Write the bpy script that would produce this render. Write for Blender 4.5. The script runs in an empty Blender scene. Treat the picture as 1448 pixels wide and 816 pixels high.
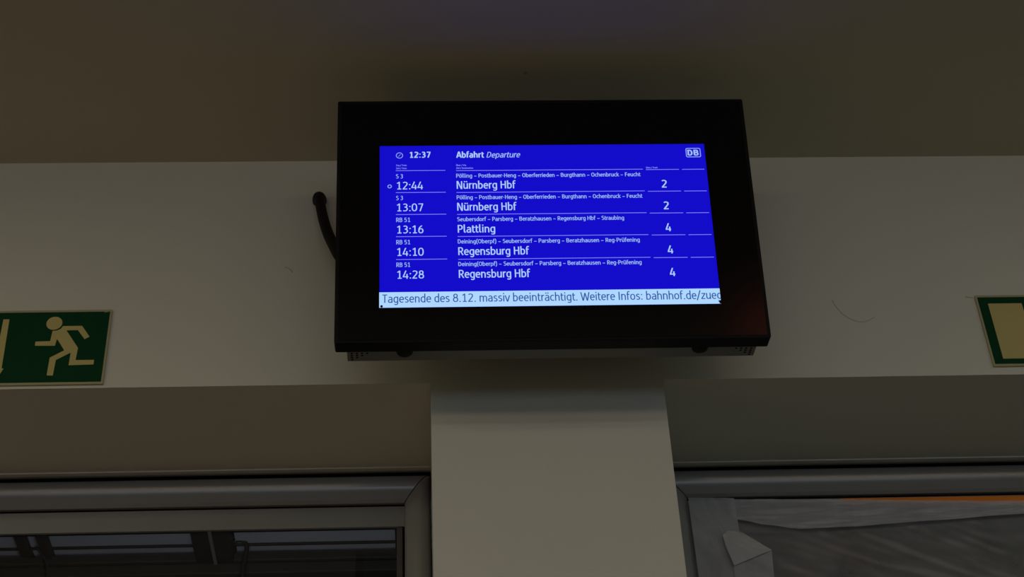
import bpy, bmesh, math, random
from math import radians, sin, cos, pi
from mathutils import Vector, Matrix, noise

SC = bpy.context.scene
COL = SC.collection

def lin(r, g, b):
    f = lambda c: (c/255/12.92) if c/255 <= .04045 else ((c/255+.055)/1.055)**2.4
    return (f(r), f(g), f(b), 1.0)

# ------------------------------------------------------------ camera
cam_d = bpy.data.cameras.new('camera'); cam = bpy.data.objects.new('camera', cam_d); COL.objects.link(cam)
cam_d.sensor_width = 36.0; cam_d.sensor_fit = 'HORIZONTAL'; cam_d.lens = 2410.43/1448*36
cam_d.clip_start = .02; cam_d.clip_end = 200
RM = (Matrix.Rotation(radians(-3.914569), 4, 'Z') @ Matrix.Rotation(radians(38.9374), 4, 'X')
      @ Matrix.Rotation(radians(3.133985), 4, 'Y') @ Matrix.Rotation(radians(90), 4, 'X'))
cam.matrix_world = Matrix.Translation((0, -2.3, 1.6)) @ RM
SC.camera = cam

# ------------------------------------------------------------ world (overcast daylight outside) and lights
W = bpy.data.worlds.new('world'); SC.world = W; W.use_nodes = True
bg = W.node_tree.nodes['Background']; bg.inputs[0].default_value = (.62, .74, 1, 1); bg.inputs[1].default_value = .012

def area(name, loc, target, sx, sy, power, color):
    d = bpy.data.lights.new(name, 'AREA'); d.shape = 'RECTANGLE'; d.size = sx; d.size_y = sy
    d.energy = power; d.color = color
    o = bpy.data.objects.new(name, d); COL.objects.link(o); o.location = loc
    o.rotation_euler = (Vector(target)-Vector(loc)).to_track_quat('-Z', 'Y').to_euler()
    return o
def lamp(name, loc, tgt, sx, sy, rgb):
    m = max(rgb); return area(name, loc, tgt, sx, sy, m, tuple(c/m for c in rgb))
lamp('ceiling_lamp_near_left', (-1.15, -1.9, 3.72), (-1.15, -1.9, 0), 1.5, .16, (3.7, 3.3, 3.0))
lamp('ceiling_lamp_near_right', (1.85, -1.9, 3.72), (1.85, -1.9, 0), 1.6, .16, (3.9, 3.4, 3.2))
lamp('ceiling_lamp_left', (-2.6, -1.5, 3.72), (-2.6, -1.5, 0), 2.0, .2, (19.5, 17.5, 10))
lamp('ceiling_lamp_right', (3.0, -1.5, 3.72), (3.0, -1.5, 0), 2.0, .2, (6.5, 8.8, 8))
lamp('hall_lamp', (.3, -3.0, 3.72), (.3, -1.0, 3.0), 5.5, .3, (9.4, 7.2, 4.8))
lamp('rear_glazing_light', (.2, -6.8, 2.7), (.2, 0, 2.9), 6, 1, (12, 14.6, 18))
area('red_reflection_fill', (1.0, -1.74, 3.745), (1.0, -1.74, 0), .36, .3, .30, (1, .16, .10))  # added out of view to put a red reflection in the front glass
lamp('warm_left_fill', (-2.3, -.8, 1.2), (-1.0, -.3, 3.77), .8, .5, (1.0, .2, .02))  # added low fill, no fixture: warms the ceiling and wall at left

SC.view_settings.view_transform = 'Standard'; SC.view_settings.look = 'None'
SC.view_settings.gamma = 1; SC.view_settings.exposure = .05; SC.view_settings.use_curve_mapping = False

# ------------------------------------------------------------ materials
def nodes(name):
    m = bpy.data.materials.new(name); m.use_nodes = True
    nt = m.node_tree; return m, nt, nt.nodes['Principled BSDF']

def paint(name, c1, c2=None, scale=6, rough=.7, bump=.15, bscale=180, metal=0, spec=.5, dist=.001):
    m, nt, b = nodes(name); N = nt.nodes; L = nt.links
    tc = N.new('ShaderNodeTexCoord')
    n1 = N.new('ShaderNodeTexNoise'); n1.inputs['Scale'].default_value = scale; n1.inputs['Detail'].default_value = 5
    mix = N.new('ShaderNodeMix'); mix.data_type = 'RGBA'
    mix.inputs[6].default_value = c1; mix.inputs[7].default_value = c2 or c1
    L.new(tc.outputs['Object'], n1.inputs['Vector']); L.new(n1.outputs['Fac'], mix.inputs[0])
    L.new(mix.outputs[2], b.inputs['Base Color'])
    if bump:
        n2 = N.new('ShaderNodeTexNoise'); n2.inputs['Scale'].default_value = bscale; n2.inputs['Detail'].default_value = 3
        bp = N.new('ShaderNodeBump'); bp.inputs['Strength'].default_value = bump; bp.inputs['Distance'].default_value = dist
        L.new(tc.outputs['Object'], n2.inputs['Vector']); L.new(n2.outputs['Fac'], bp.inputs['Height'])
        L.new(bp.outputs['Normal'], b.inputs['Normal'])
    b.inputs['Roughness'].default_value = rough; b.inputs['Metallic'].default_value = metal
    b.inputs['Specular IOR Level'].default_value = spec
    return m

def glow(name, col, strength=1.0):
    m = bpy.data.materials.new(name); m.use_nodes = True; nt = m.node_tree; nt.nodes.clear()
    e = nt.nodes.new('ShaderNodeEmission'); o = nt.nodes.new('ShaderNodeOutputMaterial')
    e.inputs[0].default_value = col; e.inputs[1].default_value = strength
    nt.links.new(e.outputs[0], o.inputs[0]); return m

def film(name, col, alpha, rough=.4):
    m, nt, b = nodes(name); N = nt.nodes; L = nt.links
    out = [n for n in N if n.type == 'OUTPUT_MATERIAL'][0]
    tr = N.new('ShaderNodeBsdfTransparent'); mx = N.new('ShaderNodeMixShader')
    tc = N.new('ShaderNodeTexCoord'); no = N.new('ShaderNodeTexNoise'); no.inputs['Scale'].default_value = 9
    no.inputs['Detail'].default_value = 6; no.inputs['Distortion'].default_value = 1.2
    mp = N.new('ShaderNodeMapRange'); mp.inputs[1].default_value = .3; mp.inputs[2].default_value = .7
    mp.inputs[3].default_value = alpha-.12; mp.inputs[4].default_value = alpha+.12
    L.new(tc.outputs['Object'], no.inputs['Vector']); L.new(no.outputs['Fac'], mp.inputs[0])
    L.new(mp.outputs[0], mx.inputs[0]); L.new(tr.outputs[0], mx.inputs[1]); L.new(b.outputs[0], mx.inputs[2])
    L.new(mx.outputs[0], out.inputs[0])
    b.inputs['Base Color'].default_value = col; b.inputs['Roughness'].default_value = rough
    return m

def glass(name):
    m = bpy.data.materials.new(name); m.use_nodes = True; nt = m.node_tree; nt.nodes.clear(); N = nt.nodes; L = nt.links
    o = N.new('ShaderNodeOutputMaterial'); t = N.new('ShaderNodeBsdfTransparent'); g = N.new('ShaderNodeBsdfGlossy')
    t.inputs[0].default_value = (.86, .9, .88, 1); g.inputs['Roughness'].default_value = .02
    f = N.new('ShaderNodeFresnel'); f.inputs[0].default_value = 1.5
    mx = N.new('ShaderNodeMixShader'); L.new(f.outputs[0], mx.inputs[0]); L.new(t.outputs[0], mx.inputs[1])
    L.new(g.outputs[0], mx.inputs[2]); L.new(mx.outputs[0], o.inputs[0]); return m

M_WALL = paint('wall_paint', lin(210, 209, 201), lin(216, 216, 209), 2.5, .85, .35, 260)
M_CEIL = paint('ceiling_paint', lin(190, 184, 164), lin(196, 190, 170), 2.0, .9, .3, 220)
M_FLOOR = paint('floor_stone', lin(120, 112, 100), lin(140, 130, 116), 5, .5, .1, 40)
M_ALU = paint('frame_paint', lin(140, 142, 145), lin(146, 148, 151), 12, .27, .01, 400, metal=.18, spec=.8)
M_SASH = paint('sash_paint', lin(126, 128, 129), lin(132, 134, 135), 12, .6, .08, 400)
M_STILE = paint('stile_paint', lin(72, 72, 73), None, 12, .6, .05, 400)
M_GASKET = paint('gasket_rubber', lin(14, 14, 14), None, 8, .9, 0, spec=.05)
M_BEAD = paint('sealant', lin(238, 237, 232), lin(226, 225, 220), 30, .6, .1, 200)
M_GLASS = glass('window_glass')
M_BEZ = paint('monitor_black', lin(9, 9, 14), lin(12, 12, 17), 20, .5, .03, 600, spec=.15)
M_GLOSS = paint('monitor_glass_black', lin(1, 1, 2), None, 8, .16, 0, spec=.3)
M_BOX = paint('housing_grey', lin(118, 122, 124), lin(124, 128, 130), 14, .6, .08, 500)
M_DARK = paint('black_plastic', lin(10, 10, 12), lin(16, 16, 18), 30, .6, .1, 400, spec=.3)
M_HOSE = paint('hose_black', lin(13, 12, 12), lin(17, 16, 15), 30, .65, .1, 400, spec=.25)
M_HOLE = paint('hole_black', lin(4, 4, 4), None, 8, 1, 0, spec=0)
M_GREEN = paint('sign_green', lin(2, 60, 34), lin(4, 66, 38), 20, .6, .03, 500, spec=.12)
M_PALE = paint('sign_luminescent', lin(196, 182, 116), lin(204, 190, 126), 14, .55, .04, 500)
M_EDGE = paint('sign_margin', lin(168, 164, 128), lin(176, 170, 134), 20, .55, .04, 500)
M_SCUFF = paint('scuff', lin(188, 187, 179), None, 8, .9, 0)
M_STAIN = paint('ceiling_mark', lin(160, 152, 140), None, 8, .9, 0)
M_ORANGE = paint('orange_tape', lin(240, 140, 10), lin(232, 128, 6), 20, .5, .1, 200)
M_STEEL = paint('canopy_steel', lin(46, 45, 40), lin(52, 50, 44), 6, .7, .2, 60)
M_RAFT = paint('rafter_steel', lin(30, 30, 31), lin(38, 38, 38), 6, .7, .2, 60)
M_FLANGE = paint('rafter_flange', lin(112, 112, 114), None, 6, .6, .1, 60)
M_PANEL = paint('roof_panel', lin(176, 180, 196), lin(140, 144, 158), 3, .6, .1, 40)
M_FILM = film('plastic_film', lin(140, 142, 144), .60, .28)
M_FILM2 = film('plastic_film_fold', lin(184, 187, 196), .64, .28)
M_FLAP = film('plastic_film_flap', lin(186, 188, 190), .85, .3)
M_TAPE_GREY = paint('film_edge', lin(120, 118, 110), None, 8, .6, 0)

S_BLUE = glow('screen_blue', lin(19, 12, 198))
S_TEXT = glow('screen_text', lin(172, 200, 250))
S_TEXT2 = glow('screen_text_small', lin(158, 186, 248))
S_DIM = glow('screen_text_tiny', lin(140, 140, 250))
S_RULE = glow('screen_rule', lin(134, 130, 255))
S_BAR = glow('screen_ticker', lin(172, 212, 252))
S_BART = glow('screen_ticker_text', lin(44, 88, 160))
S_LOGO = glow('screen_logo', lin(140, 160, 250))

# ------------------------------------------------------------ helpers
def link(name, me, mat, parent=None, kind=None, label=None, smooth=False):
    me.name = name
    if mat: me.materials.append(mat)
    if smooth:
        for p in me.polygons: p.use_smooth = True
    o = bpy.data.objects.new(name, me); COL.objects.link(o)
    if parent: o.parent = parent
    if kind: o['kind'] = kind
    if label: o['label'] = label
    return o

def obj(name, bm, mat, parent=None, **k):
    me = bpy.data.meshes.new(name); bm.to_mesh(me); bm.free()
    return link(name, me, mat, parent, **k)

def empty(name, loc=(0, 0, 0), **props):
    o = bpy.data.objects.new(name, None); o.empty_display_size = .05; COL.objects.link(o); o.location = loc
    for k, v in props.items(): o[k] = v
    return o

def box(bm, x0, x1, y0, y1, z0, z1, bev=0, seg=2):
    t = bmesh.new()
    vs = [t.verts.new((x, y, z)) for x in (x0, x1) for y in (y0, y1) for z in (z0, z1)]
    for f in ((0, 1, 3, 2), (4, 6, 7, 5), (0, 4, 5, 1), (2, 3, 7, 6), (0, 2, 6, 4), (1, 5, 7, 3)):
        t.faces.new([vs[i] for i in f])
    bmesh.ops.recalc_face_normals(t, faces=t.faces)
    if bev: bmesh.ops.bevel(t, geom=list(t.edges), offset=bev, segments=seg, affect='EDGES', profile=.5)
    me = bpy.data.meshes.new('tmp'); t.to_mesh(me); t.free(); bm.from_mesh(me); bpy.data.meshes.remove(me)
    return bm

def bx(*a, **k): return box(bmesh.new(), *a, **k)

def prism(pts, h0, h1, frame=None):
    """extrude polygon pts (u,v) between heights h0,h1 ; frame maps (u,v,h)->Vector"""
    fr = frame or (lambda u, v, h: Vector((u, h, v)))
    bm = bmesh.new()
    a = [bm.verts.new(fr(u, v, h0)) for u, v in pts]; b = [bm.verts.new(fr(u, v, h1)) for u, v in pts]
    bm.faces.new(a); bm.faces.new(b[::-1])
    n = len(pts)
    for i in range(n): bm.faces.new((a[i], b[i], b[(i+1) % n], a[(i+1) % n]))
    bmesh.ops.recalc_face_normals(bm, faces=bm.faces)
    return bm

def rounded(u0, u1, v0, v1, r, n=5):
    pts = []
    for cx, cy, a0 in ((u1-r, v1-r, 0), (u0+r, v1-r, 90), (u0+r, v0+r, 180), (u1-r, v0+r, 270)):
        for i in range(n+1):
            a = radians(a0+90*i/n); pts.append((cx+r*cos(a), cy+r*sin(a)))
    return pts

def ring(outer, inner, h0, h1, frame=None):
    fr = frame or (lambda u, v, h: Vector((u, h, v)))
    bm = bmesh.new(); n = len(outer)
    A = [[bm.verts.new(fr(u, v, h)) for u, v in p] for p in (outer, inner) for h in (h0, h1)]
    for i in range(n):
        j = (i+1) % n
        for p, q in ((0, 1), (1, 3), (3, 2), (2, 0)): bm.faces.new((A[p][i], A[p][j], A[q][j], A[q][i]))
    bmesh.ops.recalc_face_normals(bm, faces=bm.faces)
    return bm

def tube(path, radii, n=16, cap=True):
    bm = bmesh.new(); rings = []
    P = [Vector(p) for p in path]; up = Vector((1, 0, .1)).normalized()
    for i, p in enumerate(P):
        t = (P[min(i+1, len(P)-1)]-P[max(i-1, 0)]).normalized()
        a = (up - t*up.dot(t)).normalized(); b = t.cross(a); up = a
        r = radii[i] if hasattr(radii, '__len__') else radii
        rings.append([bm.verts.new(p+(a*cos(2*pi*k/n)+b*sin(2*pi*k/n))*r) for k in range(n)])
    for i in range(len(rings)-1):
        for k in range(n):
            bm.faces.new((rings[i][k], rings[i][(k+1) % n], rings[i+1][(k+1) % n], rings[i+1][k]))
    if cap: bm.faces.new(rings[0][::-1]); bm.faces.new(rings[-1])
    bmesh.ops.recalc_face_normals(bm, faces=bm.faces)
    return bm

def catmull(pts, per=10):
    P = [Vector(p) for p in pts]; P = [2*P[0]-P[1]]+P+[2*P[-1]-P[-2]]; out = []
    for i in range(1, len(P)-2):
        for k in range(per):
            t = k/per; a, b, c, d = P[i-1:i+3]
            out.append(.5*((2*b)+(c-a)*t+(2*a-5*b+4*c-d)*t*t+(3*b-a-3*c+d)*t**3))
    out.append(P[-2]); return out

# ------------------------------------------------------------ the setting
ZC = 3.770; ZL = 3.2628; XL, XR = .0135, .4017; Y1 = .36
XE0, XE1 = -2.62, 2.95
bm = bmesh.new()
box(bm, -4.5, 4.5, 0, Y1, ZL, ZC)                # lintel band above both openings
box(bm, XL, XR, 0, Y1, 0, ZL)                    # pier between the openings
box(bm, -4.5, XE0, 0, Y1, 0, ZL); box(bm, XE1, 4.5, 0, Y1, 0, ZL)
bmesh.ops.remove_doubles(bm, verts=bm.verts, dist=1e-5)
wf = obj('wall_front', bm, M_WALL, kind='structure')
obj('wall_back', bx(-4.5, 4.5, -7.2, -7.0, 0, ZC), M_WALL, kind='structure')
obj('wall_left', bx(-4.7, -4.5, -7.2, Y1, 0, ZC), M_WALL, kind='structure')
obj('wall_right', bx(4.5, 4.7, -7.2, Y1, 0, ZC), M_WALL, kind='structure')
obj('floor', bx(-4.7, 4.7, -7.2, Y1, -.1, 0), M_FLOOR, kind='structure')
cl = obj('ceiling', bx(-4.7, 4.7, -7.2, Y1, ZC, ZC+.15), M_CEIL, kind='structure')

def mark(name, pts, r, mat, parent):
    obj(name, tube(catmull(pts, 5), r, 6), mat, parent)
mark('scuff_mark', [(.715, 0, 3.428), (.720, 0, 3.412), (.731, 0, 3.394), (.748, 0, 3.3815), (.765, 0, 3.380), (.782, 0, 3.389)], .0009, M_SCUFF, wf)
mark('scuff_mark', [(-.2375, 0, 3.5165), (-.232, 0, 3.514), (-.227, 0, 3.5105), (-.2245, 0, 3.5045)], .0011, M_SCUFF, wf)
mark('scuff_mark', [(.951, 0, 3.4325), (.957, 0, 3.4305), (.964, 0, 3.4300)], .0012, M_SCUFF, wf)
bm = bmesh.new(); bmesh.ops.create_cone(bm, cap_ends=True, segments=14, radius1=.0035, radius2=.003, depth=.0008,
    matrix=Matrix.Translation((.1866, -.2207, ZC-.0003)))
obj('ceiling_mark', bm, M_STAIN, cl)

# ------------------------------------------------------------ windows
PROF = [(0, 0), (.02, .008), (.06, .015), (.12, .0206), (.20, .0250), (.30, .0275), (.37, .0285), (.41, .0287), (.46, .0283), (.51, .0277),
        (.56, .0271), (.62, .0260), (.70, .0237), (.80, .0207), (.92, .0170), (1, .012), (1, -.004)]

def window(name, x0, x1, wl, wr, z0=.02, z1=3.252, inner_z1=3.195, yb=.275, film_side=False):
    w = empty(name, ((x0+x1)/2, yb, z0), kind='structure')
    off = Vector(w.location)
    ox = [(x0, z0), (x1, z0), (x1, z1), (x0, z1)]
    wb = .055
    ix = [(x0+wl, z0+wb), (x1-wr, z0+wb), (x1-wr, inner_z1), (x0+wl, inner_z1)]
    names = ['frame_sill_rail', 'frame_jamb', 'frame_head_rail', 'frame_jamb']
    for i in range(4):
        j = (i+1) % 4; bm = bmesh.new()
        rows = []
        for e in (i, j):
            rows.append([bm.verts.new(Vector((ox[e][0]+(ix[e][0]-ox[e][0])*a, yb-b, ox[e][1]+(ix[e][1]-ox[e][1])*a))-off) for a, b in PROF]
                        + [bm.verts.new(Vector((ix[e][0], yb+.05, ix[e][1]))-off), bm.verts.new(Vector((ox[e][0], yb+.05, ox[e][1]))-off)])
        # a hairline open at the mitre
        d = (Vector((ox[j][0]-ox[i][0], 0, ox[j][1]-ox[i][1]))).normalized()*.0011
        for v in rows[0]: v.co += d
        for v in rows[1]: v.co -= d
        n = len(rows[0])
        for k in range(n):
            f = bm.faces.new((rows[0][k], rows[0][(k+1) % n], rows[1][(k+1) % n], rows[1][k]))
            f.smooth = k < len(PROF)-3
        for cap in (bm.faces.new(rows[0]), bm.faces.new(rows[1][::-1])):
            for e in cap.edges: e.smooth = False
        bmesh.ops.recalc_face_normals(bm, faces=bm.faces)
        obj(names[i], bm, M_ALU, w)
    a0, a1, c0, c1 = x0+wl, x1-wr, z0+wb, inner_z1
    # black gasket line round the inside of the frame, then the flat sash
    def rect(x0, x1, z0, z1): return [(x0, z0), (x1, z0), (x1, z1), (x0, z1)]
    fr = lambda u, v, h: Vector((u, h, v))-off
    g = .0042
    obj('gasket', ring(rect(a0-.002, a1+.002, c0-.002, c1+.002), rect(a0+g, a1-g, c0+g, c1-g), yb-.0065+.001, yb+.02, fr), M_GASKET, w)
    sh = .0405; sw = .012
    zt = c1-g
    obj('sash_rail', prism(rect(a0+.0005, a1-.0005, zt-sh, zt), yb-.007, yb-.002, fr), M_SASH, w)
    obj('sash_rail', prism(rect(a0+.0005, a1-.0005, c0+g, c0+g+.06), yb-.007, yb-.002, fr), M_SASH, w)
    for s in (0, 1):
        xa, xb = ((a0+.0005, a0+sw+.002), (a1-sw-.002, a1-.0005))[s]
        obj('sash_stile', prism(rect(xa, xb, c0+g+.06, zt-sh), yb-.004, yb-.002, fr), M_STILE, w)
    obj('pane', prism(rect(a0+sw, a1-sw, c0+.06, zt-sh+.004), yb-.001, yb+.003, fr), M_GLASS, w)
    # lighter sealant bead where the reveal meets the frame, and the black joint behind it
    obj('sealant_bead', prism(rect(x0, x1, ZL-.0022, ZL+.0006), yb-.0235, yb-.0125, fr), M_BEAD, w)
    obj('joint_strip', prism(rect(x0, x1, z1-.002, ZL-.0002), yb-.0045, yb+.02, fr), M_GASKET, w)
    return w
win1 = window('window_1', XE0+.002, .0125, .05, .0460)
win2 = window('window_2', XR+.0035, XE1-.002, .0590, .05)

# ------------------------------------------------------------ departure monitor
T = radians(10.1918)
MC = Vector((.20672, -.2001, 3.43670))
mon = empty('departure_monitor', (MC.x, MC.y, MC.z),
            label='black wall-mounted departure monitor with a blue lit timetable screen', category='monitor')
mon.rotation_euler = (T, 0, 0)          # local: x right, z up the screen, -y out of the screen
def mf(u, v, h): return Vector((u, -h, v))
U0, U1, V0, V1 = -.3445, .3480, -.2155, .2462
body = prism(rounded(U0, U1, V0, V1, .004, 3), -.0315, .000, mf)
bmesh.ops.bevel(body, geom=[e for e in body.edges if e.calc_length() > .2], offset=.0009, segments=2, affect='EDGES')
bz = obj('bezel', body, M_BEZ, mon)
obj('front_glass', prism(rounded(U0+.006, U1-.006, V0+.005, V1-.006, .003, 3), .000, .0008, mf), M_GLOSS, mon, label='glossy black front glass')
SW, SH = .5463, .3073
SX0, SX1, SZ0, SZ1 = -.2735, .2732, -.1535, .1536
scr = obj('screen', prism([(SX0, SZ0), (SX1, SZ0), (SX1, SZ1), (SX0, SZ1)], .0007, .0011, mf), S_BLUE, mon, label='lit blue timetable screen')
H1, H2, H3 = .0013, .0015, .0017

def quad(name, u0, u1, v0, v1, mat, h, parent=scr, **k):
    me = bpy.data.meshes.new(name)
    me.from_pydata([mf(u0, v0, h), mf(u1, v0, h), mf(u1, v1, h), mf(u0, v1, h)], [], [(0, 1, 2, 3)])
    return link(name, me, mat, parent, **k)

# ------------------------------------------------------------ lettering: a narrow humanist sans drawn as strokes
# units: cap height 100, x-height 73; every stroke is a centre line that is given the stem width
def arc(cx, cy, rx, ry, a0, a1, p=2.35, n=None):
    n = n or max(4, int(abs(a1-a0)/15)); out = []
    for i in range(n+1):
        a = radians(a0+(a1-a0)*i/n); c, s = cos(a), sin(a)
        out.append((cx+rx*math.copysign(abs(c)**(2/p), c), cy+ry*math.copysign(abs(s)**(2/p), s)))
    return out
def full(cx, cy, rx, ry): return arc(cx, cy, rx, ry, 0, 345, n=23)+['z']
def spl(*p): return [tuple(q)[:2] for q in catmull([(a, b, 0) for a, b in p], 6)]
ARCH = lambda x0, x1: [(x0, 44)]+arc((x0+x1)/2, 44, (x1-x0)/2, 23, 165, 0)+[(x1, 0)]
def dots(*c): return [[(x-.01, y-6.5), (x-.01, y+6.5)] for x, y in c]
GL = {
 '0': (60, [full(30, 50, 21, 44)]),
 '1': (60, [[(12, 78), (30, 93), (32, 100)][:2]+[(33, 94)], [(33, 100), (33, 6)], [(14, 6), (52, 6)]]),
 '2': (60, [spl((11, 86), (20, 93), (32, 94), (45, 87), (48, 72), (43, 57), (28, 34), (11, 8))+[(11, 6), (50, 6)]]),
 '3': (60, [spl((12, 90), (26, 94), (40, 90), (45, 75), (40, 60), (24, 54)), spl((24, 54), (40, 50), (48, 36), (46, 20), (35, 8), (22, 6), (10, 10))]),
 '4': (60, [[(42, 0), (42, 58)], [(32, 100), (8, 28), (8, 24), (54, 24)]]),
 '5': (60, [[(46, 94), (17, 94), (15, 55)]+spl((15, 55), (28, 58), (42, 52), (48, 34), (43, 15), (30, 6), (10, 9))]),
 '6': (60, [full(30, 32, 19, 26), spl((11, 34), (13, 58), (22, 78), (40, 97))]),
 '7': (60, [[(9, 94), (49, 94), (49, 90), (24, 0)]]),
 '8': (60, [full(30, 74, 16, 20), full(30, 29, 20, 23)]),
 '9': (60, [full(30, 68, 19, 26), spl((49, 66), (47, 42), (38, 22), (20, 3))]),
 ':': (28, dots((14, 8), (14, 62))), '.': (26, dots((13, 6.5))), '-': (32, [[(8, 38), (24, 38)]]), '–': (58, [[(8, 36), (50, 36)]]),
 '(': (32, [spl((27, 108), (14, 84), (10, 44), (14, 4), (27, -20))]), ')': (32, [spl((5, 108), (18, 84), (22, 44), (18, 4), (5, -20))]),
 '/': (42, [[(2, -14), (38, 106)]]), ' ': (25, []),
 'A': (62, [[(4, 0), (28, 97), (34, 97), (58, 0)], [(14, 30), (48, 30)]]),
 'B': (62, [[(12, 6), (12, 94), (30, 94)]+arc(30, 74, 18, 20, 90, -90)+[(14, 54)], [(30, 54)]+arc(32, 30, 19, 24, 90, -90)+[(12, 6)]]),
 'D': (66, [[(12, 6), (12, 94), (24, 94)]+arc(26, 50, 28, 44, 90, -90)+[(12, 6)]]),
 'F': (52, [[(12, 0), (12, 94), (46, 94)], [(12, 52), (42, 52)]]),
 'G': (64, [spl((54, 88), (42, 94), (28, 93), (14, 78), (10, 50), (14, 22), (28, 7), (42, 6), (55, 11))+[(55, 46), (34, 46)]]),
 'H': (66, [[(12, 0), (12, 100)], [(54, 0), (54, 100)], [(12, 52), (54, 52)]]),
 'I': (28, [[(14, 0), (14, 100)]]),
 'N': (68, [[(12, 0), (12, 97), (17, 97), (51, 3), (56, 3), (56, 100)]]),
 'O': (68, [full(34, 50, 24, 44)]),
 'P': (58, [[(12, 0), (12, 94), (28, 94)]+arc(29, 69, 20, 25, 90, -90)+[(12, 44)]]),
 'R': (60, [[(12, 0), (12, 94), (28, 94)]+arc(29, 70, 19, 24, 90, -90)+[(12, 46)], [(30, 46), (53, 0)]]),
 'S': (56, [spl((45, 89), (34, 94), (22, 93), (12, 84), (12, 68), (22, 57), (36, 49), (46, 38), (46, 19), (36, 8), (22, 6), (9, 10))]),
 'T': (54, [[(3, 94), (51, 94)], [(27, 94), (27, 0)]]),
 'U': (64, [[(11, 100), (11, 30)]+arc(32, 30, 21, 24, 180, 360)+[(53, 100)]]),
 'V': (60, [[(4, 100), (28, 3), (32, 3), (56, 100)]]),
 'W': (88, [[(4, 100), (22, 3), (26, 3), (43, 86), (45, 86), (62, 3), (66, 3), (84, 100)]]),
 'Z': (56, [[(6, 94), (48, 94), (48, 90), (7, 10), (7, 6), (50, 6)]]),
 'a': (52, [spl((11, 61), (22, 67), (33, 66), (41, 56), (42, 44))+[(42, 0)], spl((42, 40), (28, 40), (14, 35), (9, 22), (13, 9), (25, 5), (35, 9), (42, 17))]),
 'b': (56, [[(11, 0), (11, 106)], spl((11, 54), (20, 65), (32, 67), (43, 56), (46, 37), (43, 17), (32, 6), (20, 6), (11, 12))]),
 'c': (46, [spl((42, 64), (32, 67), (20, 65), (11, 52), (9, 36), (11, 20), (20, 8), (31, 6), (42, 9))]),
 'd': (56, [[(45, 0), (45, 106)], spl((45, 54), (36, 65), (24, 67), (13, 56), (10, 37), (13, 17), (24, 6), (36, 7), (45, 18))]),
 'e': (52, [spl((10, 38), (44, 38))+spl((44, 42), (41, 59), (30, 67), (18, 64), (10, 50), (9, 34), (12, 17), (22, 6), (33, 6), (43, 10))]),
 'f': (34, [[(13, 0), (13, 82)]+spl((13, 82), (16, 96), (25, 101), (35, 99)), [(3, 67), (32, 67)]]),
 'g': (56, [[(45, 73), (45, 0)]+spl((45, 0), (42, -16), (30, -22), (13, -18)), spl((45, 56), (36, 66), (24, 67), (13, 56), (10, 37), (13, 17), (24, 6), (36, 8), (45, 18))]),
 'h': (56, [[(11, 0), (11, 106)], ARCH(11, 45)]), 'i': (24, [[(12, 0), (12, 73)]]+dots((12, 94))),
 'k': (50, [[(11, 0), (11, 106)], [(44, 73), (14, 38)], [(18, 40), (47, 0)]]),
 'l': (28, [[(11, 106), (11, 20)]+spl((11, 20), (14, 8), (25, 6))]),
 'm': (84, [[(11, 0), (11, 73)], ARCH(11, 42), ARCH(42, 73)]), 'n': (56, [[(11, 0), (11, 73)], ARCH(11, 45)]),
 'o': (56, [full(28, 36.5, 19, 30.5)]),
 'p': (56, [[(11, 73), (11, -24)], spl((11, 56), (20, 66), (32, 67), (43, 56), (46, 37), (43, 17), (32, 6), (20, 6), (11, 14))]),
 'r': (36, [[(11, 0), (11, 73)], spl((11, 46), (16, 60), (25, 67), (35, 67))]),
 's': (46, [spl((38, 63), (28, 67), (17, 66), (10, 55), (14, 44), (28, 36), (37, 27), (36, 13), (26, 6), (8, 9))]),
 't': (34, [[(13, 92), (13, 22)]+spl((13, 22), (16, 9), (24, 5), (33, 8)), [(3, 67), (32, 67)]]),
 'u': (56, [[(11, 73), (11, 26)]+spl((11, 26), (14, 10), (24, 6), (35, 9), (45, 22)), [(45, 0), (45, 73)]]),
 'v': (48, [[(3, 73), (22, 3), (26, 3), (45, 73)]]),
 'z': (46, [[(6, 67), (39, 67), (39, 63), (7, 10), (7, 6), (41, 6)]]),
}
for a, b, c in (('ä', 'a', 26), ('ö', 'o', 28), ('ü', 'u', 28), ('Ü', 'U', 32)):
    y = 94 if a != 'Ü' else 120
    GL[a] = (GL[b][0], GL[b][1]+dots((c-10, y), (c+10, y)))

def ribbon(pts, w, V, F):
    closed = pts[-1] == 'z'; P = []
    for q in (pts[:-1] if closed else pts):
        if not P or math.dist(P[-1], q) > .6: P.append(q)
    n = len(P); base = len(V)
    for i in range(n):
        a = P[(i-1) % n] if (closed or i) else None; c = P[(i+1) % n] if (closed or i < n-1) else None; b = P[i]
        def nrm(p, q): d = math.dist(p, q); return (-(q[1]-p[1])/d, (q[0]-p[0])/d)
        if a is None: nx, ny = nrm(b, c); k = 1
        elif c is None: nx, ny = nrm(a, b); k = 1
        else:
            n1, n2 = nrm(a, b), nrm(b, c); nx, ny = n1[0]+n2[0], n1[1]+n2[1]; l = math.hypot(nx, ny) or 1
            nx, ny = nx/l, ny/l; k = min(1.7, 1/max(.3, nx*n1[0]+ny*n1[1]))
        V.append((b[0]+nx*w/2*k, b[1]+ny*w/2*k)); V.append((b[0]-nx*w/2*k, b[1]-ny*w/2*k))
    for i in range(n if closed else n-1):
        j = (i+1) % n; F.append((base+2*i, base+2*i+1, base+2*j+1, base+2*j))

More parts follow.
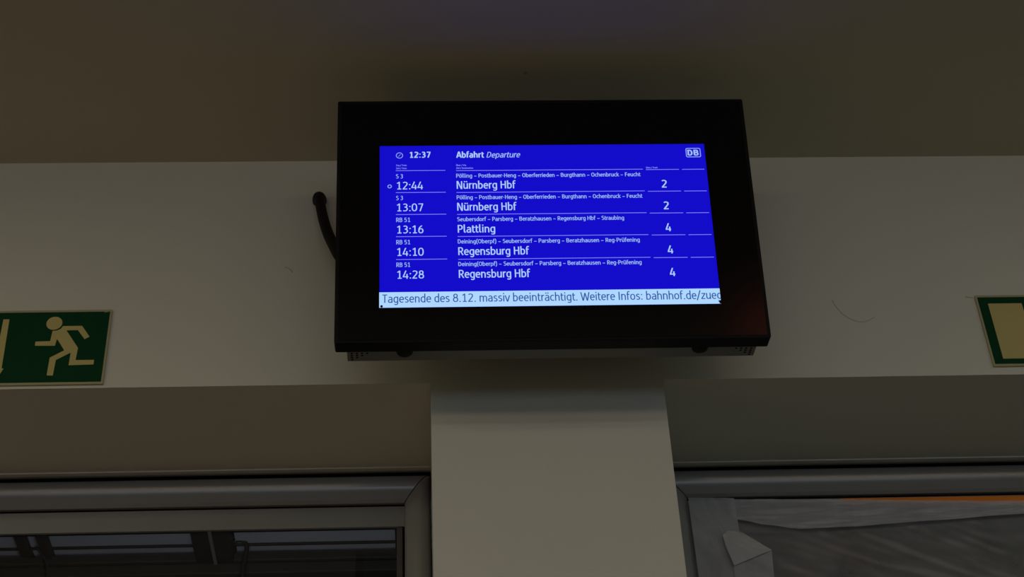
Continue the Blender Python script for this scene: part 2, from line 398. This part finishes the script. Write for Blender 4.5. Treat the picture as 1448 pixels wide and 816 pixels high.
def lettering(s, u0, u1, base, cap, mat, h=H1, weight=11.5, shear=0.0, clip=None, name='lettering', drop=0.0):
    V, F = [], []; x = 0
    for ch in s:
        adv, st = GL[ch]; st = [[q if q == 'z' else (q[0]+x, q[1]) for q in p] for p in st]
        for p in st: ribbon(p, weight*(1.12 if len(p) == 2 and math.dist(p[0], p[1]) < 14 else 1), V, F)
        x += adv + (weight-11.5)*.6
    V = [(a+shear*b, b) for a, b in V]
    x0 = min(v[0] for v in V); x1 = max(v[0] for v in V); kx = (u1-u0)/(x1-x0)/1000; ky = cap/100000
    co = [mf(u0/1000+(a-x0)*kx, base/1000+b*ky-drop*(a-x0)/(x1-x0)/1000, h) for a, b in V]
    me = bpy.data.meshes.new(name); me.from_pydata(co, [], F)
    bm = bmesh.new(); bm.from_mesh(me)
    if clip is not None:
        bmesh.ops.bisect_plane(bm, geom=list(bm.verts)+list(bm.edges)+list(bm.faces), plane_co=(clip, 0, 0), plane_no=(1, 0, 0), clear_outer=True)
    for f in bm.faces:
        f.normal_update()
        if f.normal.y > 0: f.normal_flip()
    bm.to_mesh(me); bm.free()
    return link(name, me, mat, scr)

# header
lettering('12:37', -223.8, -188.7, 130.0, 11.4, S_TEXT, weight=17)
lettering('Abfahrt', -146.0, -99.3, 129.3, 11.6, S_TEXT, weight=17)
lettering('Departure', -95.4, -38.6, 129.0, 11.4, S_TEXT2, weight=11, shear=.2)
for s, a, b, c in (('Zug / Train', -246.4, -228.8, 113.6), ('Zeit / Time', -246.4, -228.8, 107.6), ('Über / Via', -146.5, -129.9, 112.9),
                   ('Ziel / Destination', -146.6, -118.3, 107.2), ('Gleis / Track', 171.2, 190.8, 105.2)):
    lettering(s, a, b, c, 2.9, S_DIM, weight=15)
# rows: line, time, stops, destination, track
ST1 = 'Pölling – Postbauer-Heng – Oberferrieden – Burgthann – Ochenbruck – Feucht'
ST3 = 'Seubersdorf – Parsberg – Beratzhausen – Regensburg Hbf – Straubing'
ST4 = 'Deining(Oberpf) – Seubersdorf – Parsberg – Beratzhausen – Reg-Prüfening'
ROWS = [('S 3', -235.0, '12:44', ST1, 161.0, 'Nürnberg Hbf', -48.4, '2', 68.0), ('S 3', -235.2, '13:07', ST1, 161.1, 'Nürnberg Hbf', -48.5, '2', 25.7),
        ('RB 51', -223.7, '13:16', ST3, 127.6, 'Plattling', -85.2, '4', -16.4), ('RB 51', -224.0, '14:10', ST4, 150.5, 'Regensburg Hbf', -31.2, '4', -58.6),
        ('RB 51', -224.3, '14:28', ST4, 150.4, 'Regensburg Hbf', -31.2, '4', -100.8)]
for ln, lx, tm, st, sx, de, dx, tr, b in ROWS:
    lettering(ln, -246.4, lx, b+21.3, 8.2, S_TEXT2, weight=11.5)
    lettering(tm, -245.3, -202.2, b-.4, 14.9, S_TEXT, weight=11)
    lettering(st, -146.7, sx, b+21.8, 7.6, S_TEXT2, weight=12)
    lettering(de, -146.3, dx, b, 14.7, S_TEXT, weight=12.3)
    lettering(tr, 194.9, 203.7, b-1.0, 14.9, S_TEXT, weight=13)
for c in (104.4, 61.6, 19.2, -22.8, -65.6):
    for a, b, dd in ((-246.8, -164.6, 0), (-146.7, 165.6, -.8), (170.9, 226.4, -1.7), (231.6, 269.4, -1.8)):
        t = 1.05
        quad('rule_line', a/1000, b/1000, (c+dd-t/2)/1000, (c+dd+t/2)/1000, S_RULE, H1)
def circle(u, v, r, n=28): return [(u+r*cos(2*pi*i/n), v+r*sin(2*pi*i/n)) for i in range(n)]
obj('clock_icon', ring(circle(-.2406, .1346, .0059), circle(-.2406, .1346, .0047), H1-.0001, H1, mf), S_LOGO, scr)
obj('clock_hand', prism([(-.2410, .1343), (-.2404, .1340), (-.2385, .1368), (-.2391, .1371)], H1-.0001, H1, mf), S_LOGO, scr)
obj('clock_hand', prism([(-.2409, .1346), (-.2404, .1341), (-.2424, .1325), (-.2428, .1330)], H1-.0001, H1, mf), S_LOGO, scr)
obj('status_ring', ring(circle(-.2570, .0738, .0036), circle(-.2570, .0738, .0022), H1-.0001, H1, mf), S_LOGO, scr)
obj('logo_frame', ring(rounded(.2408, .2661, .1266, .1452, .0030, 4), rounded(.2422, .2647, .1280, .1438, .0018, 4), H1-.0001, H1, mf), S_LOGO, scr)
lettering('D', 243.6, 252.2, 130.3, 11.0, S_TEXT2, weight=20)
lettering('B', 254.0, 262.4, 130.3, 11.0, S_TEXT2, weight=20)
# ticker bar
quad('ticker_bar', SX0-.0004, SX1, -.1535, -.1256, S_BAR, H1, label='pale blue ticker bar')
lettering('Tagesende des 8.12. massiv beeinträchtigt. Weitere Infos: bahnhof.de/zueg', -269.0, 275.6, -144.9, 15.2, S_BART, h=H2, weight=11, clip=SX1)
obj('dead_spot', prism(rounded(-.2721, -.2682, -.1534, -.1490, .0017, 4), H2, H2+.0001, mf), M_HOLE, scr)
obj('dead_spot', prism([(.2732, -.1533), (.2708, -.1533), (.2705, -.1505), (.2688, -.1496), (.2700, -.1490), (.2732, -.1475)], H2, H2+.0001, mf), M_HOLE, scr)
# rear housing with vent holes and round lock caps underneath
B0, B1, BV0, BV1, BD = -.3265, .3325, -.2075, .232, .0800
hb = prism([(B0, BV0), (B1, BV0), (B1, BV1), (B0, BV1)], -.0300, -BD, mf)
bmesh.ops.bevel(hb, geom=[e for e in hb.edges if e.calc_length() > .2], offset=.0012, segments=2, affect='EDGES')
hs = obj('rear_housing', hb, M_BOX, mon, label='grey sheet metal rear housing')
bm = bmesh.new()
for side in (0, 1):
    for j in range(6):                      # row from the back edge forwards
        for i in range(j+1):
            if i > 4: continue
            u = (B0+.0075+i*.0082) if side == 0 else (B1-.0075-i*.0082)
            h = -BD+.0065+j*.0075
            bmesh.ops.create_cone(bm, cap_ends=True, segments=10, radius1=.0020, radius2=.0020, depth=.0006,
                                  matrix=Matrix.Translation(mf(u, BV0-.0001, h)))
vh = obj('vent_holes', bm, M_HOLE, hs, kind='stuff')
for u in (-.2345, .2405):
    bm = bmesh.new()
    R = .0132; prof = [(0, -.0075), (.4, -.0072), (.7, -.0060), (.9, -.0040), (1, -.0012), (1, .002)]
    vs = []
    for rr, z in prof:
        vs.append([bm.verts.new(mf(u+R*rr*cos(2*pi*k/24), BV0+z, -.047+R*rr*sin(2*pi*k/24))) for k in range(24)] if rr else [bm.verts.new(mf(u, BV0+z, -.047))])
    for a, b in zip(vs, vs[1:]):
        for k in range(24):
            if len(a) == 1: bm.faces.new((a[0], b[k], b[(k+1) % 24]))
            else: bm.faces.new((a[k], b[k], b[(k+1) % 24], a[(k+1) % 24]))
    bmesh.ops.recalc_face_normals(bm, faces=bm.faces)
    obj('lock_cap', bm, M_DARK, hs, smooth=True, label='round black cap under the housing')
# bracket back to the wall (hidden behind the housing): built in monitor space, reaching the wall plane
def to_local(p): return mon.rotation_euler.to_matrix().inverted() @ (Vector(p)-MC)
bm = bmesh.new(); box(bm, -.12+MC.x, .12+MC.x, -.012, .0, 3.36, 3.56)
box(bm, -.09+MC.x, -.06+MC.x, -.125, -.010, 3.39, 3.53); box(bm, .06+MC.x, .09+MC.x, -.125, -.010, 3.39, 3.53)
for v in bm.verts: v.co = to_local(v.co)
obj('wall_bracket', bm, M_DARK, mon)

# ------------------------------------------------------------ cable conduit
cc = empty('cable_conduit', (-.1814, 0, 3.67), label='black flexible cable conduit curving from the wall to the monitor side', category='cable')
o0 = Vector(cc.location)
path = catmull([(-.1812, .0, 3.6705), (-.1808, -.016, 3.664), (-.178, -.026, 3.640), (-.1705, -.040, 3.592), (-.1605, -.056, 3.545), (-.1475, -.072, 3.500), (-.136, -.082, 3.468), (-.118, -.090, 3.445)], 14)
rad = [.0087+.00025*sin(i*2.1)+.0009*min(1, i/60) for i in range(len(path))]
obj('hose', tube([p-o0 for p in path], rad, 20), M_HOSE, cc, smooth=True)
gp = [(0, .0, 0), (0, -.004, -.0005), (0, -.010, -.0025), (0, -.016, -.005), (.0004, -.020, -.009)]
obj('grommet', tube([Vector(p) for p in gp], [.0128, .0128, .0124, .0112, .0086], 24), M_DARK, cc, smooth=True)

# ------------------------------------------------------------ escape route signs
def sf(u, v, h): return Vector((u, -h, v))          # on the wall plane, h out of the wall
def sign(name, x0, z0, z1, w, label, loc):
    t = empty(name, loc, label=label, category='sign'); o = Vector(loc)
    fr = lambda u, v, h: sf(u, v, h)-o
    obj('plate', prism(rounded(x0, x0+w, z0, z1, .001, 2), .0003, .0035, fr), M_EDGE, t)
    obj('green_field', prism([(x0+.0035, z0+.0045), (x0+w-.0035, z0+.0045), (x0+w-.0035, z1-.0045), (x0+.0035, z1-.0045)], .0034, .0038, fr), M_GREEN, t, label='dark green field')
    return t, fr

def figure(t, fr, mx):
    """running man pictogram, mx maps the left sign's x coordinates"""
    head = [(-.6192+.0133*cos(2*pi*i/26), 3.3956+.0139*sin(2*pi*i/26)) for i in range(26)]
    body = [(-.6202, 3.3792), (-.6128, 3.3800), (-.6073, 3.3832), (-.6039, 3.3893), (-.5722, 3.3893), (-.5573, 3.3661), (-.5649, 3.3609), (-.5780, 3.3803),
            (-.5972, 3.3801), (-.5737, 3.3427), (-.5740, 3.3351), (-.5748, 3.3174), (-.5443, 3.3174), (-.5444, 3.3079), (-.5850, 3.3071),
            (-.5846, 3.3332), (-.6072, 3.3180), (-.6082, 3.2862), (-.6183, 3.2869), (-.6178, 3.3232), (-.5957, 3.3380), (-.6107, 3.3624),
            (-.6125, 3.3479), (-.6454, 3.3485), (-.6457, 3.3571), (-.6214, 3.3577)]
    obj('pictogram_head', prism([(mx(a), b) for a, b in head], .0037, .0041, fr), M_PALE, t)
    obj('pictogram_body', prism([(mx(a), b) for a, b in body], .0037, .0041, fr), M_PALE, t)

s1, f1 = sign('exit_sign', -.8275, 3.2683, 3.4240, .3025, 'green escape route sign with pale running figure and down arrow, left of monitor', (-.676, 0, 3.2683))
figure(s1, f1, lambda a: a)
obj('arrow', prism([(-.7053, 3.4052), (-.6953, 3.4052), (-.6937, 3.3022), (-.6905, 3.3022), (-.6950, 3.2905), (-.7000, 3.2800), (-.7100, 3.3022), (-.7069, 3.3022)], .0037, .0041, f1), M_PALE, s1)
obj('peeling_corner', prism([(-.5382, 3.4168), (-.5362, 3.4184), (-.5338, 3.4187), (-.5312, 3.4172), (-.5340, 3.4179)], .0038, .0052, f1), M_PALE, s1)
s2, f2 = sign('exit_sign', .9670, 3.2783, 3.4318, .3025, 'green escape route sign with pale door panel at the right picture edge', (1.118, 0, 3.2783))
obj('pictogram_door', prism([(.9866, 3.2935), (1.0463, 3.2935), (1.0463, 3.4130), (.9866, 3.4130)], .0037, .0041, f2), M_PALE, s2)
figure(s2, lambda u, v, h: f2(u, v+.0105, h), lambda a: 1.205+(a+.6))

# ------------------------------------------------------------ plastic film over the right window
fs = empty('plastic_sheet', (1.2, .262, 3.18), label='crumpled translucent plastic sheet hung over the right window', category='plastic sheet')
fo = Vector(fs.location)
def lerp_poly(P, t):
    L = [0]
    for a, b in zip(P, P[1:]): L.append(L[-1]+math.dist(a, b))
    d = t*L[-1]
    for i in range(len(P)-1):
        if d <= L[i+1] or i == len(P)-2:
            k = (d-L[i])/max(1e-9, L[i+1]-L[i]); return tuple(P[i][q]+(P[i+1][q]-P[i][q])*k for q in (0, 1))
def patch(name, top, bot, y, mat, nu, nv, amp, seed=0, fs_=7, stretch=(1, 1), label=None, rot=0):
    bm = bmesh.new(); G = []
    for i in range(nu+1):
        a = lerp_poly(top, i/nu); b = lerp_poly(bot, i/nu); row = []
        for j in range(nv+1):
            t = j/nv; x = a[0]+(b[0]-a[0])*t; z = a[1]+(b[1]-a[1])*t
            xr, zr = x*cos(rot)+z*sin(rot), z*cos(rot)-x*sin(rot)
            p = Vector((xr*fs_*stretch[0]+seed, seed*1.7, zr*fs_*stretch[1]))
            w = abs(noise.noise(p))*1.2+.5*abs(noise.noise(p*2.7))+.25*noise.noise(p*6)
            row.append(bm.verts.new(Vector((x, y-.001-amp*w, z))-fo))
        G.append(row)
    for i in range(nu):
        for j in range(nv):
            bm.faces.new((G[i][j], G[i+1][j], G[i+1][j+1], G[i][j+1]))
    return obj(name, bm, mat, fs, smooth=True, label=label)
xa, xb = .4635, 2.88
patch('main_sheet', [(xa, 3.1875), (.55, 3.1865), (.66, 3.1840), (.85, 3.1785), (1.07, 3.1712), (xb, 3.145)], [(xa, 2.2), (xb, 2.2)],
      .2665, M_FILM, 300, 220, .0030, 3, 9, (.7, 5), rot=-.45)
patch('top_fold', [(.535, 3.1860), (.62, 3.1835), (.8, 3.1790), (1.05, 3.1708), (xb, 3.144)],
      [(.541, 3.146), (.59, 3.1335), (.654, 3.1225), (.72, 3.1240), (.793, 3.1273), (.882, 3.1335), (1.06, 3.1450), (1.5, 3.13), (xb, 3.12)],
      .2575, M_FILM2, 420, 28, .0026, 9, 9, (.8, 7), rot=.06)
patch('left_fold', [(xa+.001, 3.1870), (.50, 3.1866), (.546, 3.1850)], [(.4705, 2.60), (.50, 2.60), (.552, 2.62)], .2525, M_FILM2, 44, 220, .0016, 15, 12, (4, .9), rot=.35)
patch('side_flap', [(.5250, 3.1135), (.5350, 3.1130), (.5496, 3.110), (.5966, 3.0738)], [(.5150, 3.1051), (.5185, 3.0797), (.5278, 3.0449)], .2440, M_FLAP, 36, 30, .0016, 21, 18, (1, 3), rot=-.6)
patch('hanging_fold', [(.5278, 3.0455), (.5620, 3.062), (.5966, 3.0738)], [(.505, 2.60), (.54, 2.60), (.574, 2.60)], .2470, M_FILM2, 30, 120, .0012, 27, 14, (3, .8))
tp = empty('orange_tape', (1.7, .262, 3.18), label='orange tape strip along the top of the plastic sheet', category='tape')
to = Vector(tp.location)
bm = bmesh.new(); rows = []
for i in range(81):
    x = .74+(2.85-.74)*i/80
    zt = 3.1895-.004*(x-.7); zb = 3.1720-.006*(x-.7)
    rows.append([bm.verts.new(Vector((x, yy, z))-to) for z, yy in ((zt, .2660), (zt, .2668), (zb, .2668), (zb, .2660))])
for a, b in zip(rows, rows[1:]):
    for k in range(4): bm.faces.new((a[k], a[(k+1) % 4], b[(k+1) % 4], b[k]))
bm.faces.new(rows[0]); bm.faces.new(rows[-1][::-1]); bmesh.ops.recalc_face_normals(bm, faces=bm.faces)
obj('strip', bm, M_ORANGE, tp)

# ------------------------------------------------------------ platform canopy outside
cn = empty('platform_canopy', (-.6, 2.8, 0), label='steel platform canopy with pale roof panels seen through the left window', category='canopy')
co = Vector(cn.location)
def cbox(name, x0, x1, y0, y1, z0, z1, mat, **k):
    bm = bx(x0-co.x, x1-co.x, y0-co.y, y1-co.y, z0-co.z, z1-co.z, bev=min(.004, (z1-z0)/4, (x1-x0)/4)); return obj(name, bm, mat, cn, **k)
ZP = 4.60
bays = [(-2.9, -2.10), (-2.0, -1.36), (-1.325, -1.285), (-1.255, -.775), (-.640, -.098), (-.03, .60), (.70, 1.4), (1.5, 2.2), (2.3, 3.0)]
for a, b in bays:
    cbox('roof_panel', a, b, .6, 2.672, ZP, ZP+.02, M_PANEL)
    cbox('roof_panel', a, b, 2.680, 2.765, ZP+.002, ZP+.022, M_PANEL)
    cbox('roof_panel', a, b, 2.775, 2.830, ZP+.004, ZP+.024, M_PANEL)
cbox('cross_batten', -3, 3, 2.668, 2.682, ZP-.006, ZP+.006, M_RAFT)
cbox('cross_batten', -3, 3, 2.764, 2.776, ZP-.004, ZP+.008, M_RAFT)
for a, b, dz in ((-2.1, -2.0, .05), (-1.36, -1.325, .02), (-1.285, -1.255, .03), (-.772, -.645, .05), (-.098, -.03, .03), (.60, .70, .05), (1.4, 1.5, .05), (2.2, 2.3, .05)):
    r = cbox('rafter', a, b, .6, 2.86, ZP-dz, ZP+.05, M_RAFT)
cbox('rafter_edge', -.778, -.764, .6, 2.835, ZP-.006, ZP+.002, M_FLANGE); cbox('rafter_edge', -.712, -.700, .6, 2.835, ZP-.058, ZP-.050, M_FLANGE)
cbox('fascia_beam', -3, 3, 2.79, 2.95, 4.552, 4.582, M_STEEL)
cbox('gutter_beam', -3, 3, 2.80, 2.98, 4.508, 4.549, M_STEEL)
cbox('lower_beam', -3, 3, 2.84, 2.98, 4.25, 4.505, M_RAFT)
bm = tube([Vector(p)-co for p in catmull([(-.675, 2.76, 4.582), (-.655, 2.755, 4.600), (-.625, 2.75, 4.606), (-.605, 2.755, 4.598), (-.600, 2.76, 4.575), (-.606, 2.765, 4.54), (-.612, 2.77, 4.45), (-.615, 2.77, 4.2)], 8)], .0075, 10)
obj('down_cable', bm, M_RAFT, cn, smooth=True)
bm = tube([Vector(p)-co for p in catmull([(-1.30, 2.74, 4.59), (-1.275, 2.765, 4.56), (-1.262, 2.775, 4.52), (-1.25, 2.78, 4.42)], 8)], .004, 8)
obj('down_cable', bm, M_RAFT, cn, smooth=True)
area('canopy_fill_light', (-.5, 1.3, 3.3), (-.65, 2.6, 4.6), .7, .6, 5.4, (1, .91, .93))  # unseen fill added outside to brighten the roof panels
